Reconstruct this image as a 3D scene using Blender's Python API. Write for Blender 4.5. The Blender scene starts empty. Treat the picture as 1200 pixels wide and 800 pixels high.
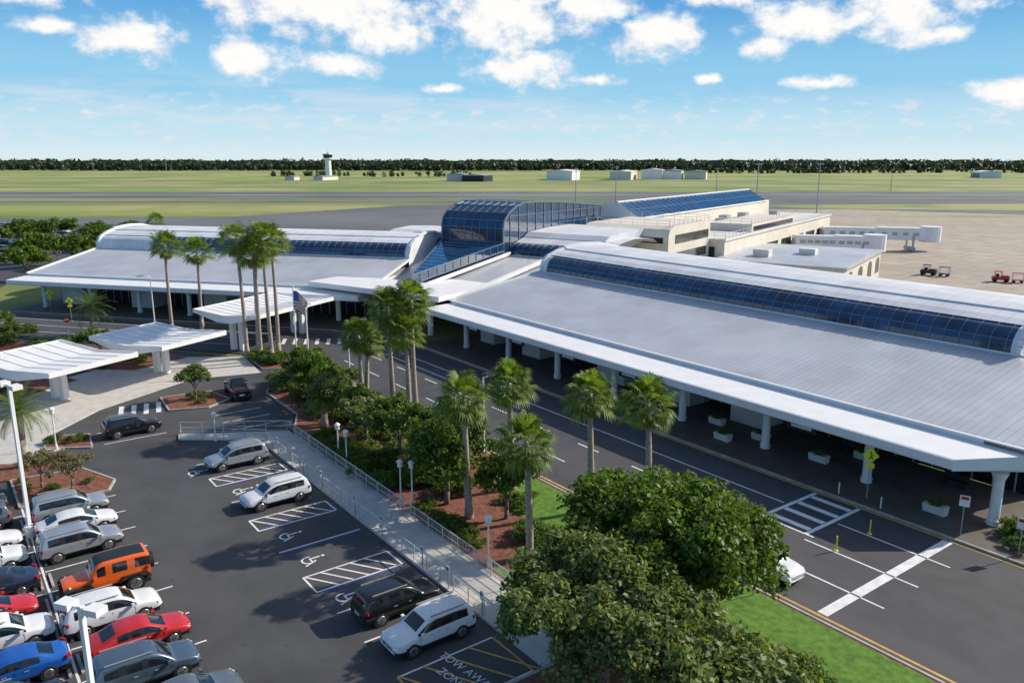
import bpy, math, random
import numpy as np
from mathutils import Vector, Matrix
random.seed(7); RN=np.random.default_rng(11)
sc=bpy.context.scene
COL=sc.collection
sc.view_settings.view_transform='Standard'; sc.view_settings.look='None'; sc.view_settings.exposure=0
# ------------------------------------------------------------------ materials
def mat(name,base,rough=0.6,metal=0.0,var=0.15,scale=3.0,bump=0.0,bscale=40.0,spec=0.5,coat=0.0,detail=4):
    m=bpy.data.materials.new(name); m.use_nodes=True
    nt=m.node_tree; N=nt.nodes; L=nt.links; b=N['Principled BSDF']
    b.inputs['Roughness'].default_value=rough; b.inputs['Metallic'].default_value=metal
    b.inputs['Specular IOR Level'].default_value=spec
    b.inputs['Coat Weight'].default_value=coat
    tc=N.new('ShaderNodeTexCoord'); no=N.new('ShaderNodeTexNoise'); no.inputs['Scale'].default_value=scale; no.inputs['Detail'].default_value=detail
    L.new(tc.outputs['Object'],no.inputs['Vector'])
    mr=N.new('ShaderNodeMapRange'); mr.inputs['From Min'].default_value=.3; mr.inputs['From Max'].default_value=.7
    mr.inputs['To Min'].default_value=1-var; mr.inputs['To Max'].default_value=1+var
    L.new(no.outputs['Fac'],mr.inputs['Value'])
    vm=N.new('ShaderNodeVectorMath'); vm.operation='SCALE'; vm.inputs[0].default_value=base; L.new(mr.outputs[0],vm.inputs['Scale'])
    L.new(vm.outputs[0],b.inputs['Base Color'])
    if bump>0:
        n2=N.new('ShaderNodeTexNoise'); n2.inputs['Scale'].default_value=bscale; n2.inputs['Detail'].default_value=3
        L.new(tc.outputs['Object'],n2.inputs['Vector'])
        bp=N.new('ShaderNodeBump'); bp.inputs['Strength'].default_value=bump; bp.inputs['Distance'].default_value=.03
        L.new(n2.outputs['Fac'],bp.inputs['Height']); L.new(bp.outputs[0],b.inputs['Normal'])
    return m
def add_second(m,scale,col2,lo,hi,fac=1.0,stretch=(1,1,1)):
    nt=m.node_tree;N=nt.nodes;L=nt.links;b=N['Principled BSDF']
    src=b.inputs['Base Color'].links[0].from_socket
    tc=N.new('ShaderNodeTexCoord');mp=N.new('ShaderNodeMapping');mp.inputs['Scale'].default_value=stretch
    no=N.new('ShaderNodeTexNoise');no.inputs['Scale'].default_value=scale;no.inputs['Detail'].default_value=5
    L.new(tc.outputs['Object'],mp.inputs[0]);L.new(mp.outputs[0],no.inputs['Vector'])
    mr=N.new('ShaderNodeMapRange');mr.inputs['From Min'].default_value=lo;mr.inputs['From Max'].default_value=hi;mr.inputs['To Max'].default_value=fac
    L.new(no.outputs['Fac'],mr.inputs['Value'])
    mx=N.new('ShaderNodeMixRGB');mx.inputs['Color2'].default_value=(*col2,1)
    L.new(mr.outputs[0],mx.inputs['Fac']);L.new(src,mx.inputs['Color1']);L.new(mx.outputs[0],b.inputs['Base Color'])
def brickmat(name,c1,c2,mortar,bw,rh,ms,rough,metal=0.0,rot=0.0,spec=.5):
    m=bpy.data.materials.new(name);m.use_nodes=True;nt=m.node_tree;N=nt.nodes;L=nt.links;b=N['Principled BSDF']
    b.inputs['Roughness'].default_value=rough;b.inputs['Metallic'].default_value=metal;b.inputs['Specular IOR Level'].default_value=spec
    tc=N.new('ShaderNodeTexCoord');mp=N.new('ShaderNodeMapping');mp.inputs['Rotation'].default_value=(0,0,rot)
    br=N.new('ShaderNodeTexBrick');br.inputs['Color1'].default_value=(*c1,1);br.inputs['Color2'].default_value=(*c2,1);br.inputs['Mortar'].default_value=(*mortar,1)
    br.inputs['Scale'].default_value=1;br.inputs['Mortar Size'].default_value=ms;br.inputs['Brick Width'].default_value=bw;br.inputs['Row Height'].default_value=rh
    L.new(tc.outputs['Object'],mp.inputs[0]);L.new(mp.outputs[0],br.inputs['Vector'])
    no=N.new('ShaderNodeTexNoise');no.inputs['Scale'].default_value=.25;no.inputs['Detail'].default_value=6;L.new(tc.outputs['Object'],no.inputs['Vector'])
    mr=N.new('ShaderNodeMapRange');mr.inputs['From Min'].default_value=.3;mr.inputs['From Max'].default_value=.7;mr.inputs['To Min'].default_value=.86;mr.inputs['To Max'].default_value=1.1
    L.new(no.outputs['Fac'],mr.inputs['Value'])
    vm=N.new('ShaderNodeVectorMath');vm.operation='SCALE';L.new(br.outputs['Color'],vm.inputs[0]);L.new(mr.outputs[0],vm.inputs['Scale'])
    L.new(vm.outputs[0],b.inputs['Base Color'])
    return m
def leafmat(name,dark,light,trans=.3):
    m=bpy.data.materials.new(name);m.use_nodes=True;nt=m.node_tree;N=nt.nodes;L=nt.links;N.clear()
    o=N.new('ShaderNodeOutputMaterial');g=N.new('ShaderNodeNewGeometry');r=N.new('ShaderNodeValToRGB')
    r.color_ramp.elements[0].color=(*dark,1);r.color_ramp.elements[1].color=(*light,1)
    L.new(g.outputs['Random Per Island'],r.inputs[0])
    b=N.new('ShaderNodeBsdfPrincipled');b.inputs['Roughness'].default_value=.5;b.inputs['Specular IOR Level'].default_value=.3
    L.new(r.outputs[0],b.inputs['Base Color'])
    t=N.new('ShaderNodeBsdfTranslucent');sc_=N.new('ShaderNodeVectorMath');sc_.operation='MULTIPLY';sc_.inputs[1].default_value=(2.0,2.1,.6)
    L.new(r.outputs[0],sc_.inputs[0]);L.new(sc_.outputs[0],t.inputs['Color'])
    mx=N.new('ShaderNodeMixShader');mx.inputs[0].default_value=trans;L.new(b.outputs[0],mx.inputs[1]);L.new(t.outputs[0],mx.inputs[2]);L.new(mx.outputs[0],o.inputs[0])
    return m
M={}
M['asphalt']=mat('asphalt_lot',(.066,.067,.071),.85,0,.22,.35,.25,30);add_second(M['asphalt'],.08,(.095,.095,.098),.45,.7,.8)
add_second(M['asphalt'],1.1,(.035,.035,.037),.64,.72,.6)
M['road']=mat('asphalt_road',(.062,.063,.068),.8,0,.18,.6,.2,30);add_second(M['road'],.25,(.088,.089,.093),.45,.7,.8,(.12,1,1))
M['farasphalt']=mat('asphalt_taxiway',(.125,.13,.14),.9,0,.15,.02);add_second(M['farasphalt'],.01,(.175,.18,.19),.45,.65,.8)
M['apron']=brickmat('concrete_apron',(.45,.38,.29),(.40,.34,.265),(.2,.175,.15),7.5,7.5,.12,.85)
add_second(M['apron'],.02,(.28,.25,.22),.5,.75,.6)
M['concrete']=mat('concrete_walk',(.54,.52,.485),.85,0,.12,1.2,.1,40)
M['kerb']=mat('kerb_concrete',(.42,.40,.36),.85,0,.2,1.5)
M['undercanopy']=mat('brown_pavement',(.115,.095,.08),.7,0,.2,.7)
M['white']=mat('white_paint',(.78,.78,.78),.6,0,.16,1.5)
M['yellow']=mat('yellow_paint',(.60,.36,.08),.6,0,.2,2)
M['bluepaint']=mat('blue_paint',(.05,.13,.42),.6,0,.15,2)
M['grass']=mat('grass',(.11,.17,.03),.95,0,.3,.15,.4,8);add_second(M['grass'],.004,(.28,.28,.09),.42,.62,.9,(1,1,1))
M['fieldgrass']=mat('field_grass',(.20,.27,.05),.95,0,.3,.01);add_second(M['fieldgrass'],.008,(.36,.35,.12),.42,.58,.95);add_second(M['fieldgrass'],.02,(.14,.19,.05),.55,.72,.7)
M['lawn']=mat('lawn',(.10,.21,.02),.95,0,.35,2.5,.8,25)
M['mulch']=mat('mulch',(.21,.08,.05),.95,0,.45,4,.8,20)
M['roof']=brickmat('metal_roof',(.55,.57,.60),(.52,.54,.57),(.38,.40,.43),9,.6,.035,.42,.1,math.pi/2)
add_second(M['roof'],.5,(.42,.43,.45),.5,.75,.4,(1,.12,1));add_second(M['roof'],.12,(.60,.61,.63),.5,.7,.5)
M['wroof']=brickmat('white_barrel_roof',(.78,.78,.79),(.75,.75,.76),(.58,.60,.62),30,1.25,.04,.5,0,math.pi/2)
add_second(M['wroof'],.6,(.62,.62,.62),.5,.75,.4,(1,.15,1))
M['wmetal']=mat('white_metal',(.84,.84,.83),.5,0,.05,.6);add_second(M['wmetal'],.8,(.70,.70,.68),.55,.8,.4)
M['cream']=mat('cream_stucco',(.72,.66,.56),.85,0,.07,.5)
M['wall']=mat('white_wall',(.70,.68,.63),.8,0,.08,.5)
M['glass']=mat('dark_blue_glass',(.014,.052,.125),.07,0,.5,.45,spec=.8)
M['dglass']=mat('dark_storefront_glass',(.012,.016,.02),.1,0,.3,.7,spec=.6)
M['frame']=mat('steel_frame',(.16,.22,.28),.4,.4,.05)
M['dark']=mat('dark_trim',(.02,.02,.022),.5,0,.1)
M['grey']=mat('grey_metal',(.42,.43,.44),.45,.3,.1)
M['rail']=mat('painted_rail',(.60,.60,.58),.5,.1,.1)
M['trunk']=mat('bark',(.19,.15,.115),.95,0,.35,6,.6,20)
M['palmtrunk']=mat('palm_bark',(.38,.32,.26),.95,0,.3,5,.6,12)
M['leafA']=leafmat('leaves_oak',(.045,.090,.010),(.14,.215,.03),.33)
M['leafB']=leafmat('leaves_greygreen',(.085,.125,.038),(.20,.245,.085),.33)
M['leafC']=leafmat('leaves_shrub',(.045,.092,.014),(.14,.205,.035))
M['leafD']=leafmat('leaves_bare',(.14,.11,.07),(.24,.22,.12))
M['leafF']=leafmat('leaves_far',(.028,.048,.022),(.060,.082,.036),.1)
M['palm']=leafmat('palm_leaves',(.065,.12,.016),(.19,.25,.05),.33)
M['palmdead']=leafmat('palm_dead_leaves',(.16,.11,.06),(.28,.21,.12))
M['tyre']=mat('tyre_rubber',(.018,.018,.018),.8,0,.1)
M['rim']=mat('alloy_rim',(.45,.46,.47),.3,.8,.05)
M['carglass']=mat('car_glass',(.012,.016,.02),.04,0,.1,spec=.9)
M['redlamp']=mat('tail_lamp',(.35,.01,.01),.2,0,.05)
M['headlamp']=mat('head_lamp',(.6,.62,.64),.1,0,.05)
M['signyellow']=mat('sign_yellow',(.80,.78,.03),.5,0,.03)
M['signred']=mat('sign_red',(.5,.02,.02),.5,0,.03)
M['signblue']=mat('sign_blue',(.04,.12,.4),.5,0,.03)
M['apred']=mat('vehicle_red',(.5,.02,.03),.35,0,.05)
PAINT={}
def paint(n,c,metal=.3):
    PAINT[n]=mat('car_paint_'+n,c,.28,metal,.03,coat=.8)
paint('white',(.78,.79,.79),0);paint('silver',(.46,.48,.50),.5);paint('grey',(.18,.20,.22),.5);paint('navy',(.025,.04,.08));paint('black',(.012,.013,.015))
paint('red',(.58,.02,.02),.1);paint('blue',(.015,.13,.50));paint('orange',(.85,.13,.008),0);paint('slate',(.11,.16,.21),.5);paint('beige',(.35,.32,.27),.5)
# ------------------------------------------------------------------ mesh builder
class MB:
    def __init__(s): s.v=[];s.f=[];s.m=[]
    def poly(s,pts,mi=0):
        k=len(s.v);s.v+= [tuple(p) for p in pts];s.f.append(tuple(range(k,k+len(pts))));s.m.append(mi)
    def box(s,x0,x1,y0,y1,z0,z1,mi=0):
        k=len(s.v);s.v+=[(x0,y0,z0),(x1,y0,z0),(x1,y1,z0),(x0,y1,z0),(x0,y0,z1),(x1,y0,z1),(x1,y1,z1),(x0,y1,z1)]
        for f in ((0,3,2,1),(4,5,6,7),(0,1,5,4),(1,2,6,5),(2,3,7,6),(3,0,4,7)): s.f.append(tuple(k+i for i in f));s.m.append(mi)
    def tube(s,p0,p1,r0,r1,n=8,mi=0,caps=True):
        p0=Vector(p0);p1=Vector(p1);d=(p1-p0)
        if d.length<1e-6:return
        q=d.to_track_quat('Z','Y');k=len(s.v)
        for p,r in ((p0,r0),(p1,r1)):
            for i in range(n):
                a=2*math.pi*i/n;s.v.append(tuple(p+q@Vector((r*math.cos(a),r*math.sin(a),0))))
        for i in range(n):
            j=(i+1)%n;s.f.append((k+i,k+j,k+n+j,k+n+i));s.m.append(mi)
        if caps:
            s.f.append(tuple(k+i for i in reversed(range(n))));s.m.append(mi);s.f.append(tuple(k+n+i for i in range(n)));s.m.append(mi)
    def path(s,pts,rs,n=8,mi=0):
        for i in range(len(pts)-1): s.tube(pts[i],pts[i+1],rs[i],rs[i+1],n,mi,caps=(i==0 or i==len(pts)-2))
    def beam(s,p0,p1,w,h,mi=0):
        p0=Vector(p0);p1=Vector(p1);d=(p1-p0).normalized();up=Vector((0,0,1))
        if abs(d.z)>.95: up=Vector((1,0,0))
        a=d.cross(up).normalized()*w/2;b=a.cross(d).normalized()*h/2
        k=len(s.v)
        for p in (p0,p1):
            for x,y in ((-1,-1),(1,-1),(1,1),(-1,1)): s.v.append(tuple(p+a*x+b*y))
        for f in ((0,3,2,1),(4,5,6,7),(0,1,5,4),(1,2,6,5),(2,3,7,6),(3,0,4,7)): s.f.append(tuple(k+i for i in f));s.m.append(mi)
    def extr(s,x0,x1,prof,mi=0,cap=False,capmi=None):
        for (y0,z0),(y1,z1) in zip(prof[:-1],prof[1:]): s.poly([(x0,y0,z0),(x1,y0,z0),(x1,y1,z1),(x0,y1,z1)],mi)
        if cap:
            c=mi if capmi is None else capmi
            s.poly([(x0,y,z) for y,z in prof],c);s.poly([(x1,y,z) for y,z in reversed(prof)],c)
    def mesh(s,name,mats,smooth=False):
        me=bpy.data.meshes.new(name);me.from_pydata(s.v,[],s.f)
        for m in mats: me.materials.append(m)
        if len(mats)>1: me.polygons.foreach_set('material_index',s.m)
        if smooth: me.polygons.foreach_set('use_smooth',[True]*len(s.f))
        me.update();return me
    def obj(s,name,mats,parent=None,smooth=False,rot=0):
        if not isinstance(mats,(list,tuple)): mats=[mats]
        o=bpy.data.objects.new(name,s.mesh(name,mats,smooth));COL.objects.link(o)
        o.rotation_euler[2]=rot
        if parent: o.parent=parent
        return o
def link(name,me,loc=(0,0,0),rot=0,scale=1,parent=None):
    o=bpy.data.objects.new(name,me);COL.objects.link(o);o.location=loc;o.rotation_euler[2]=rot
    o.scale=(scale,)*3 if not isinstance(scale,tuple) else scale
    if parent:o.parent=parent
    return o
def empty(name,loc=(0,0,0),rot=0):
    o=bpy.data.objects.new(name,None);COL.objects.link(o);o.location=loc;o.rotation_euler[2]=rot;o.empty_display_size=.5;return o
aM=math.radians(19.4);aL=math.radians(38.4);aA=math.radians(-53.4)
def rotp(a,x,y): return (x*math.cos(a)-y*math.sin(a),x*math.sin(a)+y*math.cos(a))
def wf(r,f): return (.596*r-.803*f,.803*r+.596*f)
def sheet(name,pts,z,m):
    b=MB();b.poly([(x,y,z) for x,y in pts]);return b.obj(name,m)
def raised(name,pts,z0,z1,m):
    b=MB();b.poly([(x,y,z1) for x,y in pts]);n=len(pts)
    for i in range(n):
        p=pts[i];q=pts[(i+1)%n];b.poly([(*p,z0),(*q,z0),(*q,z1),(*p,z1)])
    return b.obj(name,m)
def kerb(name,pts,closed=True,m=None,w=.16,h=.15):
    b=MB();n=len(pts)
    for i in range(n if closed else n-1):
        p=pts[i];q=pts[(i+1)%n];b.beam((*p,h/2+.001*(i%2)),(*q,h/2+.001*(i%2)),w,h)
    return b.obj(name,m or M['kerb'])
def strip(b,p,q,w,z=.006,mi=0):
    p=Vector((*p,0));q=Vector((*q,0));d=(q-p).normalized();n=Vector((-d.y,d.x,0))*w/2
    b.poly([(p-n)[:2]+(z,),(q-n)[:2]+(z,),(q+n)[:2]+(z,),(p+n)[:2]+(z,)],mi)
# ------------------------------------------------------------------ terrain
b=MB();b.poly([(-9000,-9000,-.12),(9000,-9000,-.12),(9000,9000,-.12),(-9000,9000,-.12)]);b.obj('ground_terrain',M['grass'])
def band(name,r0,r1,f0,f1,z,m,skew=0):
    return sheet(name,[wf(r0,f0),wf(r1,f0+skew),wf(r1,f1+skew),wf(r0,f1)],z,m)
band('grass_field',-1500,1500,604,1650,-.11,M['fieldgrass'])
band('grass_field',-500,-10,352,430,-.10,M['fieldgrass'],-6)
band('runway',-1500,1500,500,600,-.10,M['farasphalt'],18)
band('taxiway',-900,1400,690,706,-.10,M['farasphalt'],10)
band('taxiway',-900,900,800,812,-.10,M['farasphalt'],-12)
band('taxiway',-900,900,880,900,-.10,M['farasphalt'],0)
band('runway_stripe',-1500,1500,549,551,-.09,M['white'],18)
band('taxiway_shoulder',-1500,1500,448,470,-.10,M['farasphalt'],8)
sheet('taxiway',[wf(-400,308),wf(-120,345),wf(-60,425),wf(60,478),wf(60,500),wf(520,500),wf(520,380),wf(60,300),wf(-60,250),wf(-400,270)],-.09,M['farasphalt'])
sheet('apron',[(-92,96),(-128,118),rotp(aM,-92,150),rotp(aM,-92,270),wf(90,390),wf(165,395),wf(260,330),wf(700,330),wf(900,120),(60,60),(-10,96)],-.07,M['apron'])
sheet('taxiway',[wf(250,470),wf(260,372),wf(1200,372),wf(1200,470)],-.08,M['farasphalt'])
sheet('grass_field',[wf(128,430),wf(150,400),wf(250,385),wf(330,395),wf(300,445)],-.06,M['fieldgrass'])
sheet('grass_field',[wf(300,490),wf(380,400),wf(800,405),wf(800,430)],-.05,M['fieldgrass'])
sheet('grass_field',[wf(155,352),wf(165,340),wf(330,338),wf(330,346)],-.05,M['fieldgrass'])
b=MB()
for pts in ([(-60,275),(60,330),(300,400)],[(90,300),(250,330),(420,345)],[(100,390),(140,260),(220,200)]):
    for p,q in zip(pts[:-1],pts[1:]): strip(b,wf(*p),wf(*q),.5,-.04)
b.obj('taxiway_markings',M['yellow'])
sheet('parking_lot',[(40,-60),(40,24),(-65,24),(-92,36),(-98,30),(-139.6,-.9),(-190,-60)],-.004,M['asphalt'])
def Lp(x,y): return rotp(aL,x,y)
road=[(40,36),(-86,36),(-93,34.5),Lp(-57,85.6),Lp(-170,86),Lp(-170,101),Lp(-54,101),(-98,49.6),(-90,51),(40,51)]
sheet('terminal_road',road,.0,M['road'])
sheet('far_parking_lot',[wf(-95,262),wf(-110,205),wf(-125,140),wf(-420,190),wf(-420,300),wf(-130,300)],-.05,M['asphalt'])
sheet('access_road',[wf(-150,112),wf(-95,140),wf(-115,210),wf(-400,170),wf(-400,130)],-.03,M['road'])
b=MB()
kerb('road_kerb',[(40,51.08),(-90,51.08),(-98,49.7),Lp(-54,101.1),Lp(-170,101.1)],False)
strip(b,(40,50.8),(-90,50.8),.2,.006,1);strip(b,(-98,49.4),Lp(-170,100.8),.2,.006,1)
strip(b,(40,36.35),(-84,36.35),.18,.006,1)
for y in (39.8,43.5):
    x=-88
    while x<-30 if y==43.5 else x<-33:
        strip(b,(x,y),(x+2.6,y),.14);x+=6.5
    strip(b,(-26.8,y),(-19.4,y),.13)
strip(b,(-88,47.3),(-31,47.3),.15);strip(b,(-26.8,47.3),(-19.4,47.3),.13)
strip(b,(-88,45.4),(-60,45.4),.14)
strip(b,(-21.1,36.6),(-21.1,50.6),.62)
strip(b,(-30.6,44.2),(-30.6,50.6),.3);strip(b,(-27.2,44.2),(-27.2,50.6),.3)
for y in (45.0,46.6,48.2,49.8): strip(b,(-30.4,y),(-27.4,y),.5,.009)
strip(b,(-31.5,44.2),(-26.6,44.2),.14,.012)
for k in range(3):
    strip(b,Lp(-160,89.8+3.7*k),Lp(-60,89.8+3.7*k),.13)
for y0 in range(6):
    strip(b,(-104+y0*.9,38.5+y0*1.2),(-101+y0*.9,37+y0*1.2),.5)
b.obj('road_markings',[M['white'],M['yellow']])
b=MB()
rowx=[-59.2,-56.2,-53.0,-46.8,-43.3,-40.1,-36.9,-33.6]
lines=[-61,-57.7,-54.6,-51.3,-48.5,-45.1,-41.7,-38.5,-35.2,-31.9,-28.5,-25]
strip(b,(-62.5,3.3),(-20,3.3),.13)
for x in lines:
    strip(b,(x,3.4),(x,9.1),.12,.01);strip(b,(x,-2.6),(x,3.2),.12,.01)
for x in (-63.5,-60.0,-58.2,-54.6,-50.9,-49.0,-45.3,-41.5,-39.5,-36.8,-33.5,-30.0,-26.6):
    strip(b,(x,15.5),(x,21.0),.12)
for x0,x1 in ((-60.0,-58.2),(-50.9,-49.0),(-41.5,-39.5)):
    strip(b,(x0,15.5),(x1,15.5),.12,.01);strip(b,(x0,21.0),(x1,21.0),.12,.01)
    y=15.6
    while y<20: strip(b,(x0,y),(x1,y+1.3),.13,.014);y+=.95
y=15.6;strip(b,(-30,15.5),(-26.6,15.5),.12,.01,1);strip(b,(-30,21),(-26.6,21),.12,.01,1)
while y<19.6: strip(b,(-30,y),(-26.6,y+1.8),.13,.014,1);y+=1.3
for x in (-45.05,-49.2,-58.0,-39.25): strip(b,(x,15.6),(x,21.0),.1,.017,2)
for x,y in ((-75.5,20.5),(-72.9,20.5),(-70.3,20.5)): strip(b,(x,y),(x,y+4.5),.12)
for x in (-76.6,-73.2): strip(b,(x,10.5),(x,15.6),.12)
for k in range(7): strip(b,(-84+k*.2,14+k*1.1),(-80.5+k*.2,13.2+k*1.1),.45)
for cx,cy in ((-56.3,16.6),(-47.2,16.7),(-43.3,16.6),(-38.1,16.5),(-61.9,14.9)):
    R=.42
    for i in range(10):
        a0=math.radians(150+i*27);a1=math.radians(150+(i+1)*27)
        strip(b,(cx+R*math.cos(a0),cy+R*math.sin(a0)),(cx+R*math.cos(a1),cy+R*math.sin(a1)),.12,.012)
    strip(b,(cx-.1,cy+.05),(cx-.1,cy+.75),.14,.016);strip(b,(cx-.1,cy+.1),(cx+.4,cy+.1),.12,.019);strip(b,(cx+.4,cy+.1),(cx+.65,cy-.45),.12,.022)
    strip(b,(cx-.2,cy+.95),(cx,cy+.95),.2,.012)
b.obj('parking_markings',[M['white'],M['yellow'],M['bluepaint']])
for txt,y,s in (('TOW AWAY',18.2,.62),('ZONE',17.3,.62)):
    cu=bpy.data.curves.new('painted_lettering','FONT');cu.body=txt;cu.size=s*1.1;cu.align_x='CENTER';cu.materials.append(M['white'])
    o=bpy.data.objects.new('painted_lettering',cu);COL.objects.link(o);o.location=(-28.4,y,.02);o.rotation_euler=(0,0,math.radians(8))
raised('walkway',[(-65.4,21.5),(-26.4,21.5),(-26.4,24.5),(-65.4,24.5)],0,.14,M['concrete'])
raised('walkway',[(-71.8,16.3),(-70.4,15.9),(-65.45,22.2),(-65.45,24.5),(-66.8,24.5)],0,.135,M['concrete'])
b=MB()
for k in range(18):
    x=-64+k*2.2;b.box(x,x+.03,21.5,24.5,.1405,.1415)
b.obj('walkway_joints',M['kerb'])
bed=[(-65.4,24.6),(-26.3,24.6),(-26.3,19.2),(-24.5,17.4),(0,17.4),(0,35.75),(-80,35.75),(-86.5,34.3),(-85.5,30.5),(-80,27.2),(-71,27.0),(-67.2,25.2)]
raised('planting_bed',bed,0,.12,M['mulch']);kerb('bed_kerb',bed)
sheet('lawn',[(-47,33.0),(-41,30.6),(-36,31),(-33,29),(-27,31.2),(-14,30),(-12,25),(-2,25),(-2,35.5),(-47,35.5)],.13,M['lawn'])
sheet('lawn',[(-84,33.9),(-80,31.5),(-68,33),(-58,32.6),(-55,35.3),(-79,35.3)],.13,M['lawn'])
sheet('lawn',[(-36,24.9),(-33.5,26.5),(-30,26.8),(-24,25.5),(-24,24.8)],.13,M['lawn'])
isl=[(-68.5,3.2),(-62.4,3.2),(-62.0,8.8),(-64,9.6),(-68,8)]
raised('planting_island',isl,0,.12,M['mulch']);kerb('island_kerb',isl)
isl=[(-84.6,17.8),(-79.6,17.4),(-78.4,20.8),(-80,23.4),(-84,22.6)]
raised('planting_island',isl,0,.12,M['mulch']);kerb('island_kerb',isl)
isl=[(-78,6.8),(-74.9,6.2),(-72.8,9.5),(-76.6,9.9)]
raised('planting_island',isl,0,.12,M['mulch']);kerb('island_kerb',isl)
pl=[(-72.5,3),(-74,8),(-79,7.5),(-84,12),(-90,22),(-88,29.5),(-97,30.5),(-104,20),(-97,8),(-93,-6),(-76,-8)]
raised('plaza_pavement',pl,0,.10,M['concrete'])
for pts in ([(-100.5,24.5),(-97.8,18),(-104,11),(-112,7),(-118,12),(-109,20.5)],[(-118,12),(-113,6.5),(-122,1),(-134,-4),(-138,-3),(-128,5)],[(-95,2),(-92,5),(-97,12),(-103,9.5),(-103,-8),(-94,-8)],[(-98,31),(-89.5,30.3),(-87.0,34.4),(-93,34.6),(-99,31.8)]):
    raised('planting_bed',pts,.0,.16,M['mulch']);kerb('bed_kerb',pts)
sheet('lawn',[(-103,8),(-98,4),(-96,-6),(-102,-7)],.17,M['lawn'])
raised('planting_bed',[(-77,-1),(-73,2.6),(-70,6.4),(-68.6,3),(-70,-5.8)],.0,.13,M['mulch'])
sheet('lawn',[(-76,-2),(-72.8,1.2),(-71,-1),(-71.2,-5)],.14,M['lawn'])
# ------------------------------------------------------------------ terminal
T=empty('airport_terminal')
def wing(x0,x1,xg0,xg1,dy,rot,canx0=None,canx1=None,seed=0,wallx=None):
    canx0=x0 if canx0 is None else canx0;canx1=x1 if canx1 is None else canx1
    w=MB()
    w.extr(canx0,canx1,[(56.3+dy,5.45),(56.25+dy,5.16),(52.15+dy,4.98),(52.0+dy,4.92),(52.0+dy,4.30),(52.25+dy,4.16),(62+dy,4.2)],0)
    for xx in (canx0,canx1):
        w.poly([(xx,52.0+dy,4.3),(xx,52.0+dy,4.92),(xx,56.25+dy,5.16),(xx,62.5+dy,6.4),(xx,62.5+dy,4.2),(xx,52.25+dy,4.16)])
    w.box(canx0+.1,canx1-.1,55.1+dy,55.5+dy,3.85,4.15)
    if canx1<x1-1:
        A=[(canx1+.003,52.0+dy),(x1,56.0+dy),(x1,62+dy),(canx1+.003,62+dy)]
        w.poly([(x,y,4.98 if y<53 else 5.15) for x,y in A[:2]]+[(x1,56.3+dy,5.16),(canx1+.003,56.3+dy,5.16)]);w.poly([(x,y,4.18) for x,y in A])
        w.poly([(*A[0],4.2),(*A[1],4.2),(*A[1],5.16),(*A[0],4.98)]);w.poly([(*A[1],4.2),(*A[2],4.2),(*A[2],6.2),(*A[1],5.16)])
    w.obj('canopy_fascia',M['wmetal'],T,rot=rot)
    r=MB()
    r.extr(x0,x1,[(56.3+dy,5.46),(72.45+dy,8.0)],0)
    r.obj('gray_roof',M['roof'],T,rot=rot)
    t=MB()
    for xx in (x0,x1): t.beam((xx,56.2+dy,5.5),(xx,72.4+dy,8.05),.35,.28)
    t.beam((x0,56.25+dy,5.47),(x1,56.25+dy,5.47),.25,.12)
    t.beam((x0,72.4+dy,8.02),(x1,72.4+dy,8.02),.2,.16)
    t.obj('roof_trim',M['wmetal'],T,rot=rot)
    gp=[(72.5,8.05),(72.56,8.6),(72.75,9.15),(73.1,9.65),(73.6,10.0),(74.2,10.2)]
    gp=[(y+dy,z) for y,z in gp]
    g=MB();g.extr(xg0,xg1,gp);g.obj('clerestory_glass',M['glass'],T,rot=rot)
    f=MB();x=xg0
    while x<=xg1+.01:
        for (a,c),(d,e) in zip(gp[:-1],gp[1:]): f.beam((x,a-.02,c+.02),(x,d-.02,e+.02),.08,.08)
        x+=1.28
    f.beam((xg0,gp[2][0]-.03,gp[2][1]),(xg1,gp[2][0]-.03,gp[2][1]),.05,.05)
    f.obj('clerestory_frames',M['frame'],T,rot=rot)
    top=[(74.15,10.27),(75.2,10.62),(76.8,10.95),(76.85,11.09),(79,11.35),(81.5,11.45),(84,11.3),(87,10.7),(90,9.6),(92.5,8.0)]
    top=[(y+dy,z) for y,z in top]
    c=MB();c.extr(x0,xg1+.7,top)
    c.extr(x0,xg0,gp,0);c.extr(xg1,xg1+.7,[(y-.04,z+.04) for y,z in gp],0)
    for xx in (x0,xg1+.7):
        c.poly([(xx,y,z) for y,z in gp+top[1:]]+[(xx,92.5+dy,4),(xx,72.5+dy,4)])
    c.obj('barrel_roof',M['wroof'],T,rot=rot)
    e=MB()
    for xx in (x0-.05,xg1+.7):
        pr=gp+top[1:]
        for (a,cc),(d,ee) in zip(pr[:-1],pr[1:]): e.beam((xx,a,cc+.12),(xx,d,ee+.12),.5,.35)
    e.obj('gable_rim',M['wmetal'],T,rot=rot)
    q=MB();wx=x1-.6 if wallx is None else wallx
    q.box(x0+.5,wx,62.2+dy,62.5+dy,3.3,5.9)
    q.box(x0+.5,wx,92.0+dy,92.4+dy,0,8)
    q.box(wx-.3,wx-.002,62.5+dy,92+dy,0,5.9);q.box(x0+.5,x0+.8,62.5+dy,92+dy,0,5.9)
    rs=random.Random(seed);x=x0+4
    while x<wx-14:
        k=rs.choice([3,3.5,4.2]);q.box(x,x+k,58.9+dy,62.1+dy,.16,3.6);x+=rs.choice([9.2,13.8])
    q.obj('walls',M['wall'],T,rot=rot)
    s=MB();s.box(x0+.6,wx-.4,62.26+dy,62.4+dy,.15,3.29);s.obj('storefront_windows',M['dglass'],T,rot=rot)
    d=MB();x=x0+1
    while x<wx-.5:
        d.box(x,x+.09,62.15+dy,62.24+dy,.16,3.29);x+=1.5
    d.box(x0+.6,wx-.4,62.16+dy,62.25+dy,2.3,2.4)
    d.obj('door_frames',M['grey'],T,rot=rot)
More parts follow.
